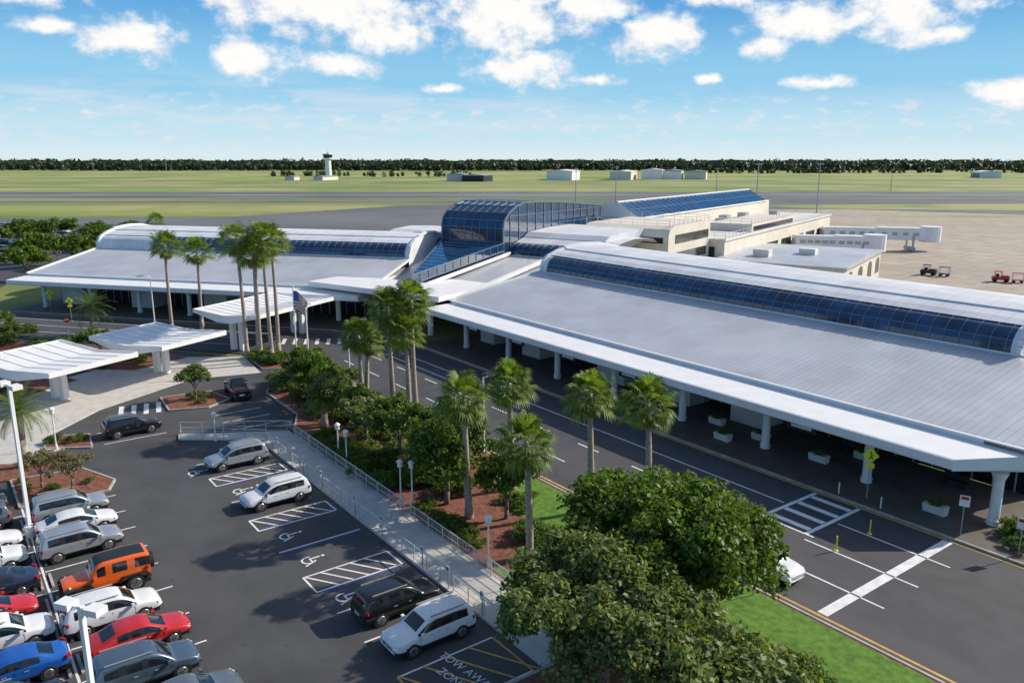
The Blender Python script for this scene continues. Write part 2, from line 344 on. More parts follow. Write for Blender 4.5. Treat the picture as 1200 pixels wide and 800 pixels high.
    p=MB();p.box(x0,x1+3,51.16+dy,62.1+dy,0,.15);p.obj('kerbside_pavement',M['undercanopy'],T,rot=rot)
def columns(xs,dy,rot,top=3.86):
    b=MB()
    for x in xs:
        b.tube((x,55.3+dy,.15),(x,55.3+dy,3.3),.34,.34,18);b.tube((x,55.3+dy,3.3),(x,55.3+dy,top),.34,.55,18)
        b.tube((x,55.3+dy,.15),(x,55.3+dy,.5),.42,.42,18)
    b.obj('columns',M['wmetal'],T,rot=rot)
wing(-90.4,-19.2,-89.2,-27.3,0,0,wallx=-20.4,canx0=-89.5,canx1=-22,seed=3)
columns([-20.4,-29.4,-38.5,-47.7,-56.9,-66,-75.2,-84.4],0,0)
b=MB();b.beam((-22.5,53.2,4.0),(-19.5,57.0,4.0),.4,.35);b.obj('end_beam',M['wmetal'],T)
wing(-112,-50,-100,-51.2,50,aL,seed=5)
columns([-108+9.2*k for k in range(6)],50,aL)
g=[(111.5,8.2),(111.56,8.7),(111.8,9.2),(112.2,9.6),(112.8,9.9),(113.3,10.05)]
for x0,x1 in ((-106,-89.4),(-75.8,-57)):
    r=MB();r.extr(x0,x1,[(88,5.0),(111.4,8.15)]);r.obj('gray_roof',M['roof'],T,rot=aM)
    q=MB();q.extr(x0,x1,g);q.obj('clerestory_glass',M['glass'],T,rot=aM)
    f=MB();x=x0
    while x<x1:
        for (a,c),(d,e) in zip(g[:-1],g[1:]): f.beam((x,a-.02,c+.02),(x,d-.02,e+.02),.08,.08)
        x+=1.28
    f.obj('clerestory_frames',M['frame'],T,rot=aM)
    c=MB();c.extr(x0,x1,[(113.3,10.1),(116,10.8),(121,11.1),(128,10.6),(133,8.5)],0);c.obj('barrel_roof',M['wroof'],T,rot=aM)
r=MB();r.extr(-89.5,-75.7,[(88,5.05),(111.4,8.1)]);r.obj('gray_roof',M['roof'],T,rot=aM)
r=MB();r.box(-91,-66,80.5,89,5.6,6.25);r.box(-90.4,-66.6,81.1,88.4,5.35,5.598);r.obj('entrance_canopy',M['wmetal'],T,rot=aM)
r=MB();r.box(-76.2,-66.4,89.05,95,5.5,6.1)
r.beam((-66.2,88,5.9),(-66.2,112,8.9),.5,.6);r.beam((-75.3,88,5.9),(-75.3,111,8.5),.4,.5)
r.obj('roof_parapet',M['wmetal'],T,rot=aM)
b=MB()
for x in (-88,-80,-70): b.tube((x,83.5,.1),(x,83.5,5.35),.4,.4,18)
b.obj('columns',M['wmetal'],T,rot=aM)
b=MB();b.box(-100,-60,93,93.4,0,5.5);b.obj('storefront_windows',M['dglass'],T,rot=aM)
xR=-75.9;xL=-89.0
b=MB()
b.poly([(xR,86.5,7.6),(xR,110,10.2),(xL,110,10.2)],0)
b.poly([(xR,86.5,6.35),(xR,110,8.9),(xR,110,10.2),(xR,86.5,7.6)],0)
b.poly([(xR,86.5,7.6),(xL,110,10.2),(xL,110,8),(xR,86.5,6)],0)
b.obj('skylight_glass',M['glass'],T,rot=aM)
b=MB()
for k in range(13):
    t=k/12;y=86.5+23.5*t;b.beam((xR+.04,y,6.35+2.55*t),(xR+.04,y,7.6+2.6*t),.09,.09)
    xl=xR+(xL-xR)*t;b.beam((xR,y,7.62+2.6*t),(xl,y,7.62+2.6*t),.08,.08)
b.beam((xR+.04,86.5,6.35),(xR+.04,110,8.9),.16,.16);b.beam((xR+.04,86.5,7.65),(xR+.04,110,10.25),.16,.16)
b.beam((xR,86.5,7.65),(xL,110,10.25),.16,.16)
b.obj('skylight_frames',M['frame'],T,rot=aM)
# atrium: tall glass block, vertical front, faceted shoulder, near-flat top
vp=[(110,8.0),(110,10.4),(110,12.6),(110.35,13.9),(111.6,15.1),(113.8,16.1),(116.2,16.65),(121,16.6),(127,16.35),(133,15.95),(139,15.45),(145.5,14.9)]
b=MB();b.extr(xL,-76,vp)
for xx in (xL,-76): b.poly([(xx,y,z) for y,z in vp]+[(xx,145.5,8)])
b.obj('atrium_glass',M['glass'],T,rot=aM)
b=MB();nb=8
for k in range(nb+1):
    x=xL+(-76-xL)*k/nb;edge=k in(0,nb)
    for (a,c),(d,e) in zip(vp[:-1],vp[1:]): b.beam((x,a-.02,c+.04),(x,d-.02,e+.04),.28 if edge else .09,.3 if edge else .09)
for i in range(1,11): b.beam((xL,vp[i][0]-.03,vp[i][1]+.03),(-76,vp[i][0]-.03,vp[i][1]+.03),.09,.09)
def vh(y):
    for (a,c),(d,e) in zip(vp[:-1],vp[1:]):
        if a<=y<=d and d>a: return c+(e-c)*(y-a)/(d-a)
    return 14
for k in range(13):
    y=112+k*2.7;b.beam((-75.96,y,8),(-75.96,y,vh(y)),.14,.14)
for z in (10.4,12.6,14.6):
    ys=[y for y in np.arange(110,145.5,.5) if vh(y)>z]
    if ys: b.beam((-75.95,ys[0],z),(-75.95,ys[-1],z),.10,.10)
b.obj('atrium_frames',M['frame'],T,rot=aM)
b=MB();b.extr(-75.8,-60,[(116,8),(116,10.9),(117.5,11.6),(124,12.0),(132,12.0),(140,11)],cap=True);b.obj('side_vault',M['wroof'],T,rot=aM)
b=MB();b.extr(-72,-55,[(130,4),(130,11.0),(130.6,12.0),(132.5,12.5),(150,12.5),(150,4)],cap=True);b.obj('link_block',M['cream'],T,rot=aM)
b=MB();b.box(-55.0,-54.9,133,149,9.4,10.9);b.box(-71,-56,129.9,129.98,9.6,10.6);b.box(-54.99,-54.9,134,148,6.2,7.8);b.obj('window_bands',M['dglass'],T,rot=aM)
def roofrail(b,pts,z,h=1.1,sp=2.2):
    for p,q in zip(pts[:-1],pts[1:]):
        P=Vector((*p,z));Q=Vector((*q,z));n=max(1,round((Q-P).length/sp))
        for i in range(n+1): a=P.lerp(Q,i/n);b.beam(a,a+Vector((0,0,h)),.07,.07)
        for hh in (h,h*.5): b.beam(P+Vector((0,0,hh)),Q+Vector((0,0,hh)),.06,.06)
b=MB();roofrail(b,[(-71.7,130.9),(-55.3,130.9),(-55.3,149.8),(-71.7,149.8)],12.4);b.obj('roof_railing',M['rail'],T,rot=aM)
C=empty('concourse_building')
b=MB();b.box(-80,-52,150.2,236,0,8.6);b.box(-90,-72.2,155,246,8.6,11.9);b.box(-90,-80.01,146,246,0,8.59)
b.box(-62,-52.5,168,200,8.61,10.6);b.obj('walls',M['cream'],C,rot=aM)
b=MB();b.box(-80,-51.7,149.8,236.4,8.605,9.0);b.obj('parapet',M['wall'],C,rot=aM)
b=MB();roofrail(b,[(-71,150.1),(-51.9,150.1),(-51.9,167)],9.0);roofrail(b,[(-51.9,200),(-51.9,236)],9.0);roofrail(b,[(-61.8,168.2),(-52.7,168.2),(-52.7,199.8)],10.6);b.obj('roof_railing',M['rail'],C,rot=aM)
b=MB();b.poly([(-72.2,155,12),(-72.2,242,12),(-77.5,242,15),(-77.5,155,15)]);b.obj('sloped_glass',M['glass'],C,rot=aM)
b=MB();y=155
while y<243: b.beam((-72.2,y,12.03),(-77.5,y,15.03),.14,.1);y+=2.9
b.beam((-74.8,155,13.5),(-74.8,242,13.5),.1,.1);b.obj('glass_frames',M['frame'],C,rot=aM)
b=MB();b.poly([(-77.5,155,15.05),(-77.5,243,15.05),(-90,243,12.6),(-90,155,12.6)]);b.poly([(-72.2,154.9,11.9),(-77.5,154.9,15.1),(-90,154.9,12.6),(-90,154.9,11.9)]);b.poly([(-72.2,243,11.9),(-77.5,243,15.1),(-90,243,12.6),(-90,243,11.9)]);b.box(-72.3,-71.9,155,243,11.7,12);b.beam((-77.5,154.8,15.1),(-77.5,243,15.1),.4,.3);b.obj('roof',M['wmetal'],C,rot=aM)
b=MB()
for x in (-69,-64.5,-60,-56.5): b.box(x,x+2.6,149.95,150.1,5.2,7.4)
for k in range(7): b.box(-51.98,-51.9,156+k*11,164+k*11,3.2,5.9)
b.box(-52.48,-52.4,169,199,9.1,10.1)
b.obj('windows',M['dglass'],C,rot=aM)
b=MB()
for k in range(6):
    x=-70+RN.random()*6;y=160+k*12;b.box(x,x+2.2,y,y+3,9.0,10.3)
b.obj('roof_units',M['grey'],C,rot=aM)
G=empty('gate_building')
b=MB();b.box(-52,-29,146,180,0,5.2);b.obj('walls',M['cream'],G,rot=aM)
b=MB();b.extr(-52.4,-28.6,[(145.5,5.2),(145.5,5.6),(163,6.3),(180.5,5.6),(180.5,5.2)],cap=True);b.obj('roof',M['roof'],G,rot=aM)
b=MB()
for y in (149,158,167,175):
    pts=[(-28.96,y,1.2),(-28.96,y+4,1.2),(-28.96,y+4,3.2)]+[(-28.96,y+2+2*math.cos(a),3.2+1.2*math.sin(a)) for a in [math.pi*k/8 for k in range(1,8)]]+[(-28.96,y,3.2)]
    b.poly(pts)
for x in (-49,-42,-36): b.box(x,x+3.5,145.9,145.96,1.5,4)
b.obj('windows',M['dglass'],G,rot=aM)
b=MB()
for x,y in ((-47,152),(-40,158)): b.box(x,x+3,y,y+2.4,5.7,7.2)
b.obj('roof_units',M['wall'],G,rot=aM)
def jetbridge(p,q):
    J=empty('jet_bridge');p=Vector((*rotp(aM,*p),5.0));q=Vector((*rotp(aM,*q),4.4))
    b=MB();m=p.lerp(q,.5);b.beam(p,m,3.0,2.8);b.beam(m,q,3.4,3.2);b.tube(q-Vector((0,0,2.0)),q+Vector((0,0,2.0)),2.6,2.6,14)
    b.obj('tunnel',M['wmetal'],J)
    b=MB();d=(q-p).normalized();e=p.lerp(q,.82)
    for s in (1,-1): b.beam(e+Vector((-d.y*1.8*s,d.x*1.8*s,0)),Vector((e.x-d.y*1.8*s,e.y+d.x*1.8*s,.6)),.4,.4)
    b.tube((e.x-d.y*2.2,e.y+d.x*2.2,.6),(e.x+d.y*2.2,e.y-d.x*2.2,.6),.6,.6,12);b.tube(p-Vector((0,0,5)),p,1,1,12)
    n=Vector((-d.y,d.x,0))
    for s in(1,-1):
        for t in (.05,.14,.23,.32,.41):
            a=p.lerp(q,t)+n*s*1.52;b.beam(a,a+d*1.4,.06,.8)
        for t in (.52,.62,.72,.82):
            a=p.lerp(q,t)+n*s*1.72;b.beam(a,a+d*1.4,.06,.8)
    b.obj('supports_and_windows',M['grey'],J)
jetbridge((-51,224),(-27,240));jetbridge((-51,196),(-35,207))
# ------------------------------------------------------------------ entrance walkway canopies
def wingcanopy(cx,cy,W,Ln,ang,h,cols):
    E=empty('walkway_canopy',(cx,cy,0),ang);b=MB();hw=W/2;hl=Ln/2
    k=[(-hw,h+.55),(-hw,h+.2),(-1.2,h-.75),(1.2,h-.75),(hw,h+.2),(hw,h+.55),(0,h+.05)]
    for (x0,z0),(x1,z1) in zip(k,k[1:]+k[:1]): b.poly([(x0,-hl,z0),(x1,-hl,z1),(x1,hl,z1),(x0,hl,z0)])
    b.poly([(x,-hl,z) for x,z in k]);b.poly([(x,hl,z) for x,z in reversed(k)])
    n=int(Ln/1.2)
    for i in range(n):
        y=-hl+.3+i*(Ln-.6)/(n-1)
        for s in (1,-1): b.beam((0,y,h+.08),(s*hw,y,h+.58),.06,.05)
    for s in (1,-1):
        b.beam((s*hw,-hl,h+.4),(s*hw,hl,h+.4),.12,.5)
        for y in (-hl,hl): b.beam((0,y,h-.05),(s*hw,y,h+.42),.14,.5)
    b.obj('roof',M['wmetal'],E)
    c=MB()
    for y in cols:
        for x in (-.75,.75): c.box(x-.3,x+.3,y-.3,y+.3,.08,h-.7)
        c.box(-1.15,1.15,y-.4,y+.4,h-1.0,h-.74)
    c.obj('columns',M['wmetal'],E)
wingcanopy(-90.5,9.5,12.5,9.5,math.radians(26),4.0,(0,))
wingcanopy(-95.2,20.5,11.5,9.0,math.radians(27),4.0,(0,))
wingcanopy(-103.5,36.0,10.5,15,math.radians(28),4.7,(-5.5,6))
# ------------------------------------------------------------------ vegetation
def leaves(name,clumps,n,size,m,spread,flat=.6):
    K=np.array(clumps);idx=RN.integers(0,len(K),n)
    d=RN.normal(size=(n,3));d/=np.linalg.norm(d,axis=1)[:,None]
    rad=RN.random(n)**.5
    p=K[idx,:3]+d*(rad*K[idx,3])[:,None]*np.array([1,1,flat+.15])
    nn=d*.6+RN.normal(size=(n,3))*.6+np.array([0,0,.45]);nn/=np.linalg.norm(nn,axis=1)[:,None]
    a=np.cross(nn,RN.normal(size=(n,3)));a/=np.linalg.norm(a,axis=1)[:,None];c=np.cross(nn,a)
    s=size*(.6+.8*RN.random(n))[:,None]
    V=np.empty((n,4,3));V[:,0]=p-a*s;V[:,1]=p-c*s*.55;V[:,2]=p+a*s;V[:,3]=p+c*s*.55
    me=bpy.data.meshes.new(name);me.vertices.add(4*n);me.vertices.foreach_set('co',V.ravel())
    me.loops.add(4*n);me.loops.foreach_set('vertex_index',np.arange(4*n,dtype=np.int32))
    me.polygons.add(n);me.polygons.foreach_set('loop_start',np.arange(0,4*n,4,dtype=np.int32));me.polygons.foreach_set('loop_total',np.full(n,4,dtype=np.int32))
    me.materials.append(m);me.update(calc_edges=True);me.validate();return me
def shellclumps(lobes,k,sig,low=-.25):
    out=[]
    vol=np.array([l[3]*l[4] for l in lobes]);vol/=vol.sum()
    for i in RN.choice(len(lobes),k,p=vol):
        l=lobes[i]
        while True:
            d=RN.normal(size=3);d/=np.linalg.norm(d)
            if d[2]>low: break
        rr=.62+.42*RN.random()
        out.append((l[0]+d[0]*l[3]*rr,l[1]+d[1]*l[3]*rr,l[2]+d[2]*l[4]*rr,sig*(.6+.8*RN.random())))
    return out
def tree(x,y,H,R,m,nl=9000,size=.16,nclump=90,nlobes=7,trunk_r=.2,sig=.75,name='oak_tree',base=.12):
    E=empty(name,(x,y,base));b=MB();lobes=[]
    th=H*.32
    for i in range(nlobes):
        a=i*2.4+RN.random();rr=R*.55*(1 if i else 0)*(.6+.5*RN.random())
        lobes.append((rr*math.cos(a),rr*math.sin(a),H*(.55+.22*RN.random())+(.08*H if i==0 else 0),R*(.42+.2*RN.random()),H*.22*(.8+.4*RN.random())))
    b.path([(0,0,-.2),(.08,.05,th*.5),(.0,.1,th)],[trunk_r*1.3,trunk_r,trunk_r*.85],10)
    cl=shellclumps(lobes,nclump,sig)
    for l in lobes:
        mid=(l[0]*.45,l[1]*.45,th+(l[2]-th)*.55)
        b.path([(0,.1,th*.95),mid,(l[0],l[1],l[2])],[trunk_r*.6,trunk_r*.4,trunk_r*.15],7)
    for c in cl[::2]:
        l=min(lobes,key=lambda l:(l[0]-c[0])**2+(l[1]-c[1])**2+(l[2]-c[2])**2)
        b.tube((l[0]*.7,l[1]*.7,l[2]*.9),c[:3],trunk_r*.15,.015,5)
    b.obj('trunk_and_limbs',M['trunk'],E,smooth=True)
    link('crown',leaves('crown',cl,nl,size,m,sig),parent=E)
    return E
def fan(g,o,az,th,R,rs,mi):
    d=Vector((math.sin(th)*math.cos(az),math.sin(th)*math.sin(az),math.cos(th)));side=Vector((-math.sin(az),math.cos(az),0));nrm=d.cross(side).normalized()*-1
    if nrm.z<0:nrm=-nrm
    L0=R*(1.0+.15*rs.random());e=o+d*L0+Vector((0,0,-.10*L0));g.poly([o-side*.03,o+side*.03,e+side*.02,e-side*.02],mi)
    ns=17;bl=R*.95
    tilt=rs.uniform(-.35,.35);side2=(side+nrm*tilt).normalized()
    for k in range(ns):
        a=math.radians(-105+210*k/(ns-1));w=d*math.cos(a)+side2*math.sin(a);l=bl*(.62+.38*math.cos(a*.75))*(.9+.2*rs.random())
        perp=(side2*math.cos(a)-d*math.sin(a))
        m1=e+w*l*.55;t1=e+w*l+Vector((0,0,-.32*l))-nrm*.03
        g.poly([e,m1-perp*.06+nrm*.02,t1,m1+perp*.06],mi)
def palmtree(x,y,H,seed,R=1.0,base=.12):
    rs=random.Random(seed);E=empty('palm_tree',(x,y,base),rs.random()*6)
    b=MB();bx=rs.uniform(-.4,.4);by=rs.uniform(-.4,.4)
    pts=[];rr=[]
    for i in range(8):
        t=i/7;pts.append((bx*math.sin(t*1.6)*1.0,by*t*t,H*t-.3));rr.append(.27-.11*t+(.10 if i==0 else 0))
    b.path(pts,rr,10);b.obj('trunk',M['palmtrunk'],E,smooth=True)
    top=Vector(pts[-1]);g=MB();n=42
    for i in range(n):
        az=i*2.39996+rs.uniform(-.2,.2);t=(i+.5)/n;th=math.radians(6+118*t**.85)
        fan(g,top+Vector((0,0,-.25+.35*(1-t))),az,th,R*(.8+.4*rs.random()),rs,0)
    for i in range(10):
        az=i*2.39996+1;fan(g,top+Vector((0,0,-.35)),az,math.radians(138+rs.random()*25),R*.6,rs,1)
    g.obj('fronds',[M['palm'],M['palmdead']],E)
    return E
def datepalm(x,y,H,seed,R=2.8,base=.12,r0=.3):
    rs=random.Random(seed);E=empty('date_palm_tree',(x,y,base));b=MB();b.path([(0,0,-.2),(.05,0,H*.5),(0,0,H)],[r0*1.2,r0,r0*1.15],12);b.obj('trunk',M['palmtrunk'],E,smooth=True)
    g=MB();n=46
    for i in range(n):
        az=i*2.39996;t=(i+.5)/n;el=math.radians(80-105*t);L=R*(.85+.3*rs.random());p=Vector((0,0,H));hd=Vector((math.cos(az),math.sin(az),0));side=Vector((-math.sin(az),math.cos(az),0))
        seg=11
        for s in range(seg):
            ang=el-math.radians(75)*(s/seg)**1.3;dd=hd*math.cos(ang)+Vector((0,0,math.sin(ang)));q=p+dd*L/seg
            g.poly([p-side*.025,p+side*.025,q+side*.02,q-side*.02])
            if s>0:
                ll=.5*math.sin(math.pi*(s+.6)/(seg+1))+.12
                for sg in(1,-1):
                    for f_ in (0,.5):
                        bb=p.lerp(q,f_);tip=bb+(side*sg*.85+dd*.55+Vector((0,0,-.25))).normalized()*ll
                        g.poly([bb-dd*.035,tip,bb+dd*.035])
            p=q
    g.obj('fronds',M['palm'],E);return E
PALMS=[(-115.9,26.8,12.8),(-117.6,31.3,11.4),(-96,30.6,14.6),(-93.5,31.5,13.6),(-91.6,32.2,15.2),(-94.4,34.0,14.6),(-97.2,32.4,13.0),(-63.4,33.4,11.2),(-61.8,34.9,11.8),(-60.9,33.6,9.4),(-67.3,32.5,7.6),(-65.6,31.4,8.4),(-42.2,27.7,8.8),(-44.3,32.9,8.5),(-35.2,27.5,7.9),(-38.0,35.1,8.8),(-33.0,35.3,9.2)]
for i,(x,y,h) in enumerate(PALMS): palmtree(x,y,h,i+20,1.02 if h<10 else (1.35 if x<-90 else 1.2))
palmtree(-236,53,7.5,77,1.6,0)
datepalm(-122.5,17.9,3.6,5,3.6);datepalm(-71.0,4.4,4.6,6,2.8);datepalm(-66.0,27.6,2.6,7,1.9)
tree(-24.9,28.6,8.0,5.6,M['leafA'],50000,.15,280,12,.28,.85)
tree(-22.6,21.8,7.2,4.8,M['leafB'],40000,.14,240,11,.25,.72)
tree(-17.0,23.0,6.4,3.8,M['leafB'],15000,.16,110,8,.25,.72)
tree(-45.0,27.6,6.3,3.4,M['leafA'],15000,.15,110,8,.18,.7)
tree(-48.4,29.2,5.8,3.0,M['leafA'],12000,.15,90,7,.16,.65)
tree(-51.6,31.4,5.0,2.5,M['leafB'],9000,.14,70,6,.15,.6)
tree(-54.5,29.0,5.2,2.6,M['leafC'],9000,.14,70,6,.15,.6)
tree(-40.6,29.6,4.4,2.2,M['leafA'],7000,.14,60,6,.13,.55)
tree(-66.4,28.6,4.6,2.4,M['leafB'],8000,.14,64,6,.12,.55)
tree(-62.5,29.5,4.2,2.2,M['leafA'],7000,.14,60,6,.12,.55)
tree(-70,30.6,4.8,2.5,M['leafA'],8000,.14,64,6,.12,.55)
tree(-81.4,20.4,3.6,1.9,M['leafB'],5000,.13,45,5,.1,.5)
tree(-63.3,6.6,3.1,1.7,M['leafD'],3000,.09,50,5,.08,.4,name='crape_myrtle_tree')
tree(-65.6,4.9,3.0,1.6,M['leafD'],2800,.09,50,5,.08,.4,name='crape_myrtle_tree')
tree(-59.0,28.3,4.4,2.2,M['leafB'],7000,.14,60,6,.12,.5)
tree(-74,29.8,4.6,2.5,M['leafA'],8000,.15,64,6,.12,.6)
tree(-78.5,31,4.8,2.5,M['leafA'],8000,.15,64,6,.12,.6)
tree(-126,6,4.6,2.8,M['leafA'],6000,.17,55,6,.12,.7);tree(-131,1.5,4.8,3,M['leafB'],6000,.17,55,6,.12,.7);tree(-106,16,3.6,2.2,M['leafA'],5000,.15,45,5,.1,.6)
for i,(u_,f_) in enumerate([(-140,232),(-133,228),(-126,224),(-146,238),(-109,212),(-103,216),(-116,196),(-104,182),(-96,178),(-87,186),(-118,160),(-110,152),(-126,174),(-98,160),(-134,205),(-122,236),(-112,186),(-122,150),(-90,172)]):
    x,y=wf(u_,f_);tree(x,y,6.2+i%3,4.4,M['leafA'],3200,.34,46,5,.2,1.0,base=-.05)
shr=[]
for k in range(5):
    lob=[(0,0,.45,.75,.5),(.5,.2,.35,.5,.4),(-.4,.3,.4,.5,.4),(.0,-.5,.35,.5,.35)]
    shr.append(leaves('shrub',shellclumps(lob,26,.28,-.1),1500,.07,[M['leafC'],M['leafA'],M['leafB']][k%3],.3))
def bush(x,y,s,k=None,z=.1):
    link('shrub',shr[random.randrange(5) if k is None else k],(x,y,z),random.random()*6,s)
def scatter(x0,x1,y0,y1,n,s0,s1):
    for _ in range(n): bush(random.uniform(x0,x1),random.uniform(y0,y1),random.uniform(s0,s1))
scatter(-64,-48,25.2,27,26,.8,1.4);scatter(-58,-46,27,31.5,24,.9,1.5);scatter(-46,-38,25.3,26.4,12,.6,1.0)
scatter(-38,-33,28,30,8,.9,1.3);scatter(-34,-31,25.5,27.5,6,.7,1.1);scatter(-84,-68,28.5,33.5,34,1.0,1.7);scatter(-68,-58,29,34,18,.9,1.5)
scatter(-31,-17,24.9,26,12,.6,1.0);scatter(-24,-14,30,31,8,.9,1.3);scatter(-43,-39,31,33.5,5,.6,.9)
scatter(-108,-101,11,20,16,.9,1.5);scatter(-132,-119,1,11,24,1.0,1.7);scatter(-101,-96,-5,5,12,.8,1.2);scatter(-97,-91,31.2,33.2,12,1.0,1.6)
scatter(-84,-80,18.4,22,5,.5,.8);scatter(-67.6,-62.6,3.8,8,7,.35,.6);scatter(-76.5,-74,6.8,9.3,5,.5,.8);scatter(-117,-110,9,14,10,.8,1.4)
scatter(-19,-13,52.5,55.5,9,.9,1.3)
def farline(name,r0,r1,f0,f1,h,n,size,density=1.0):
    cl=[]
    for k in range(n):
        r=random.uniform(r0,r1);f=random.uniform(f0,f1)*(1+.02*math.sin(r*.01));x,y=wf(r,f)
        hh=h*random.uniform(.55,1.0)
        cl.append((x,y,hh*.62,hh*.42));cl.append((x,y,hh*.25,hh*.4))
    return link(name,leaves(name,cl,int(n*26*density),size,M['leafF'],1,1.0))
farline('distant_tree_line',-1400,1400,1700,1950,20,1300,3.4,1.7)
farline('distant_tree_line',-1900,1900,2100,2700,24,1200,4.5,1.5)
farline('distant_tree_line',250,1100,1380,1500,11,170,2.2,1.2)
farline('distant_tree_line',-350,-60,1130,1190,9,60,1.8,1.2)
b=MB()
for f0,h in ((1960,15),(2720,19)):
    for k in range(60):
        r=-2000+k*70;p=wf(r,f0);q=wf(r+70,f0);b.poly([(*p,-.1),(*q,-.1),(*q,h+3*math.sin(k*1.7)),(*p,h+3*math.sin((k-1)*1.7))])
b.obj('distant_tree_line',M['leafF'])
# ------------------------------------------------------------------ far buildings
def hangar(u_,f_,w,d,h,name,wallm,roofm,arch=False):
    x,y=wf(u_,f_);E=empty(name,(x,y,-.1),aA)
    b=MB();b.box(-w/2,w/2,0,d,0,h*.8);b.obj('walls',wallm,E)
    b=MB();b.extr(-w/2-.5,w/2+.5,[(-.6,h*.8),(-.6,h*.86),(d/2,h),(d+.6,h*.86),(d+.6,h*.8)],cap=True);b.obj('roof',roofm,E)
    b=MB();n=max(2,int(w/9))
    for k in range(n):
        x0=-w/2+w*(k+.15)/n;b.box(x0,x0+w/n*.7,-.15,-.05,0 if arch else h*.3,h*.62)
    b.obj('doors_and_windows',M['dark'],E)
W_,Mt,Gy,Cr,Dk=M['wall'],M['wmetal'],M['grey'],M['cream'],M['dark']
hangar(46,960,42,30,12,'hangar_building',Mt,Mt,True);hangar(-50,900,32,25,8,'office_building',Dk,Gy);hangar(-70,905,14,20,9,'office_building',Cr,Gy)
hangar(122,980,48,25,11,'office_building',Cr,Mt);hangar(158,985,20,25,13,'office_building',Mt,Mt);hangar(182,990,30,25,12,'office_building',Mt,Gy,True)
hangar(210,985,24,25,11,'hangar_building',Cr,Gy,True);hangar(615,1080,46,25,9,'hangar_building',Mt,Mt,True)
hangar(-224,955,36,12,5,'service_building',Cr,Gy);hangar(-262,950,12,12,5,'service_building',W_,Gy)
x,y=wf(-222,985);E=empty('control_tower',(x,y,-.1),aA)
b=MB();b.tube((0,0,0),(0,0,22),4.2,3.6,8);b.tube((0,0,22),(0,0,24),3.6,6,8);b.tube((0,0,24),(0,0,25.2),6,6,8);b.tube((0,0,29.2),(0,0,30),6.6,6.4,8);b.obj('shaft',M['wmetal'],E)
b=MB();b.tube((0,0,25.2),(0,0,29.2),5.1,6.2,8);b.obj('cab_windows',M['dglass'],E)
b=MB();b.tube((0,0,30),(0,0,36),.2,.08,5);b.box(-1,1,-1,1,30,31.2);b.obj('antenna',M['grey'],E)
for u_,f_,h_ in ((888,330,22),(960,350,22),(722,420,20),(840,520,18),(675,430,19),(196,880,26),(1045,620,16)):
    r=(u_-600)/933*f_*.98;x,y=wf(r,f_);E=empty('high_mast_light',(x,y,-.1));b=MB();b.tube((0,0,0),(0,0,h_),.3,.15,8);b.box(-1.3,1.3,-.3,.3,h_-.3,h_+.2);b.tube((0,0,h_),(0,0,h_+1),.05,.03,5);b.obj('mast',M['grey'],E)
# ------------------------------------------------------------------ vehicles
def carbody(st):
    b=MB();rings=[]
    for (x,zb,w,belt,wr,roof,fl) in st:
        half=[(0,zb),(w-.08,zb),(w,zb+.2),(w,max(zb+.25,belt-.2)),(w-.045,belt),(wr+.02,roof-.07),(wr-.06,roof-.005),(0,roof+.02)]
        ring=[(x,y,z) for y,z in half]+[(x,-y,z) for y,z in half[-2:0:-1]]
        k=len(b.v);b.v+=ring;rings.append(k)
    n=14
    cols={'b':0,'g':1,'d':2}
    for i in range(len(st)-1):
        a,c=rings[i],rings[i+1];fl=st[i][6]
        for j in range(n):
            j2=(j+1)%n;jj=j if j<7 else 13-j
            kind=['d',fl[2] if len(fl)>2 else 'd','b','b',fl[0],'b' if (len(fl)<4) else fl[3],fl[1]][jj]
            b.f.append((a+j,a+j2,c+j2,c+j));b.m.append(cols[kind])
    b.f.append(tuple(rings[0]+j for j in range(n)));b.m.append(0);b.f.append(tuple(rings[-1]+j for j in reversed(range(n))));b.m.append(0)
    return b
SUV=[(-2.36,.42,.82,.72,.72,.78,'bb'),(-2.32,.33,.91,1.00,.80,1.05,'bg'),(-2.10,.28,.94,1.06,.76,1.56,'bb'),(-1.96,.27,.95,1.06,.75,1.68,'gb'),(-1.08,.26,.95,1.05,.76,1.72,'db'),(-1.03,.26,.95,1.05,.76,1.72,'gb'),(-.10,.26,.95,1.03,.76,1.71,'db'),(-.05,.26,.95,1.03,.76,1.71,'gb'),(.50,.26,.95,1.02,.74,1.64,'gg'),(1.22,.27,.94,1.00,.80,1.06,'bb'),(1.25,.27,.94,1.00,.80,1.05,'bb'),(1.9,.28,.93,.95,.76,1.0,'bb'),(2.25,.32,.89,.84,.68,.88,'bb'),(2.38,.40,.78,.64,.58,.68,'bb')]
SEDAN=[(-2.40,.42,.78,.68,.66,.74,'bb'),(-2.34,.33,.89,.94,.74,.98,'bb'),(-1.78,.24,.92,.98,.74,1.03,'bg'),(-1.10,.22,.92,.96,.67,1.39,'gb'),(-.60,.22,.92,.95,.68,1.44,'db'),(-.55,.22,.92,.95,.68,1.44,'gb'),(.02,.22,.92,.94,.68,1.45,'db'),(.07,.22,.92,.94,.68,1.45,'gb'),(.42,.22,.92,.93,.66,1.39,'gg'),(1.18,.23,.91,.90,.75,.94,'bb'),(1.85,.25,.90,.83,.70,.87,'bb'),(2.22,.30,.85,.71,.62,.75,'bb'),(2.38,.38,.73,.57,.52,.61,'bb')]
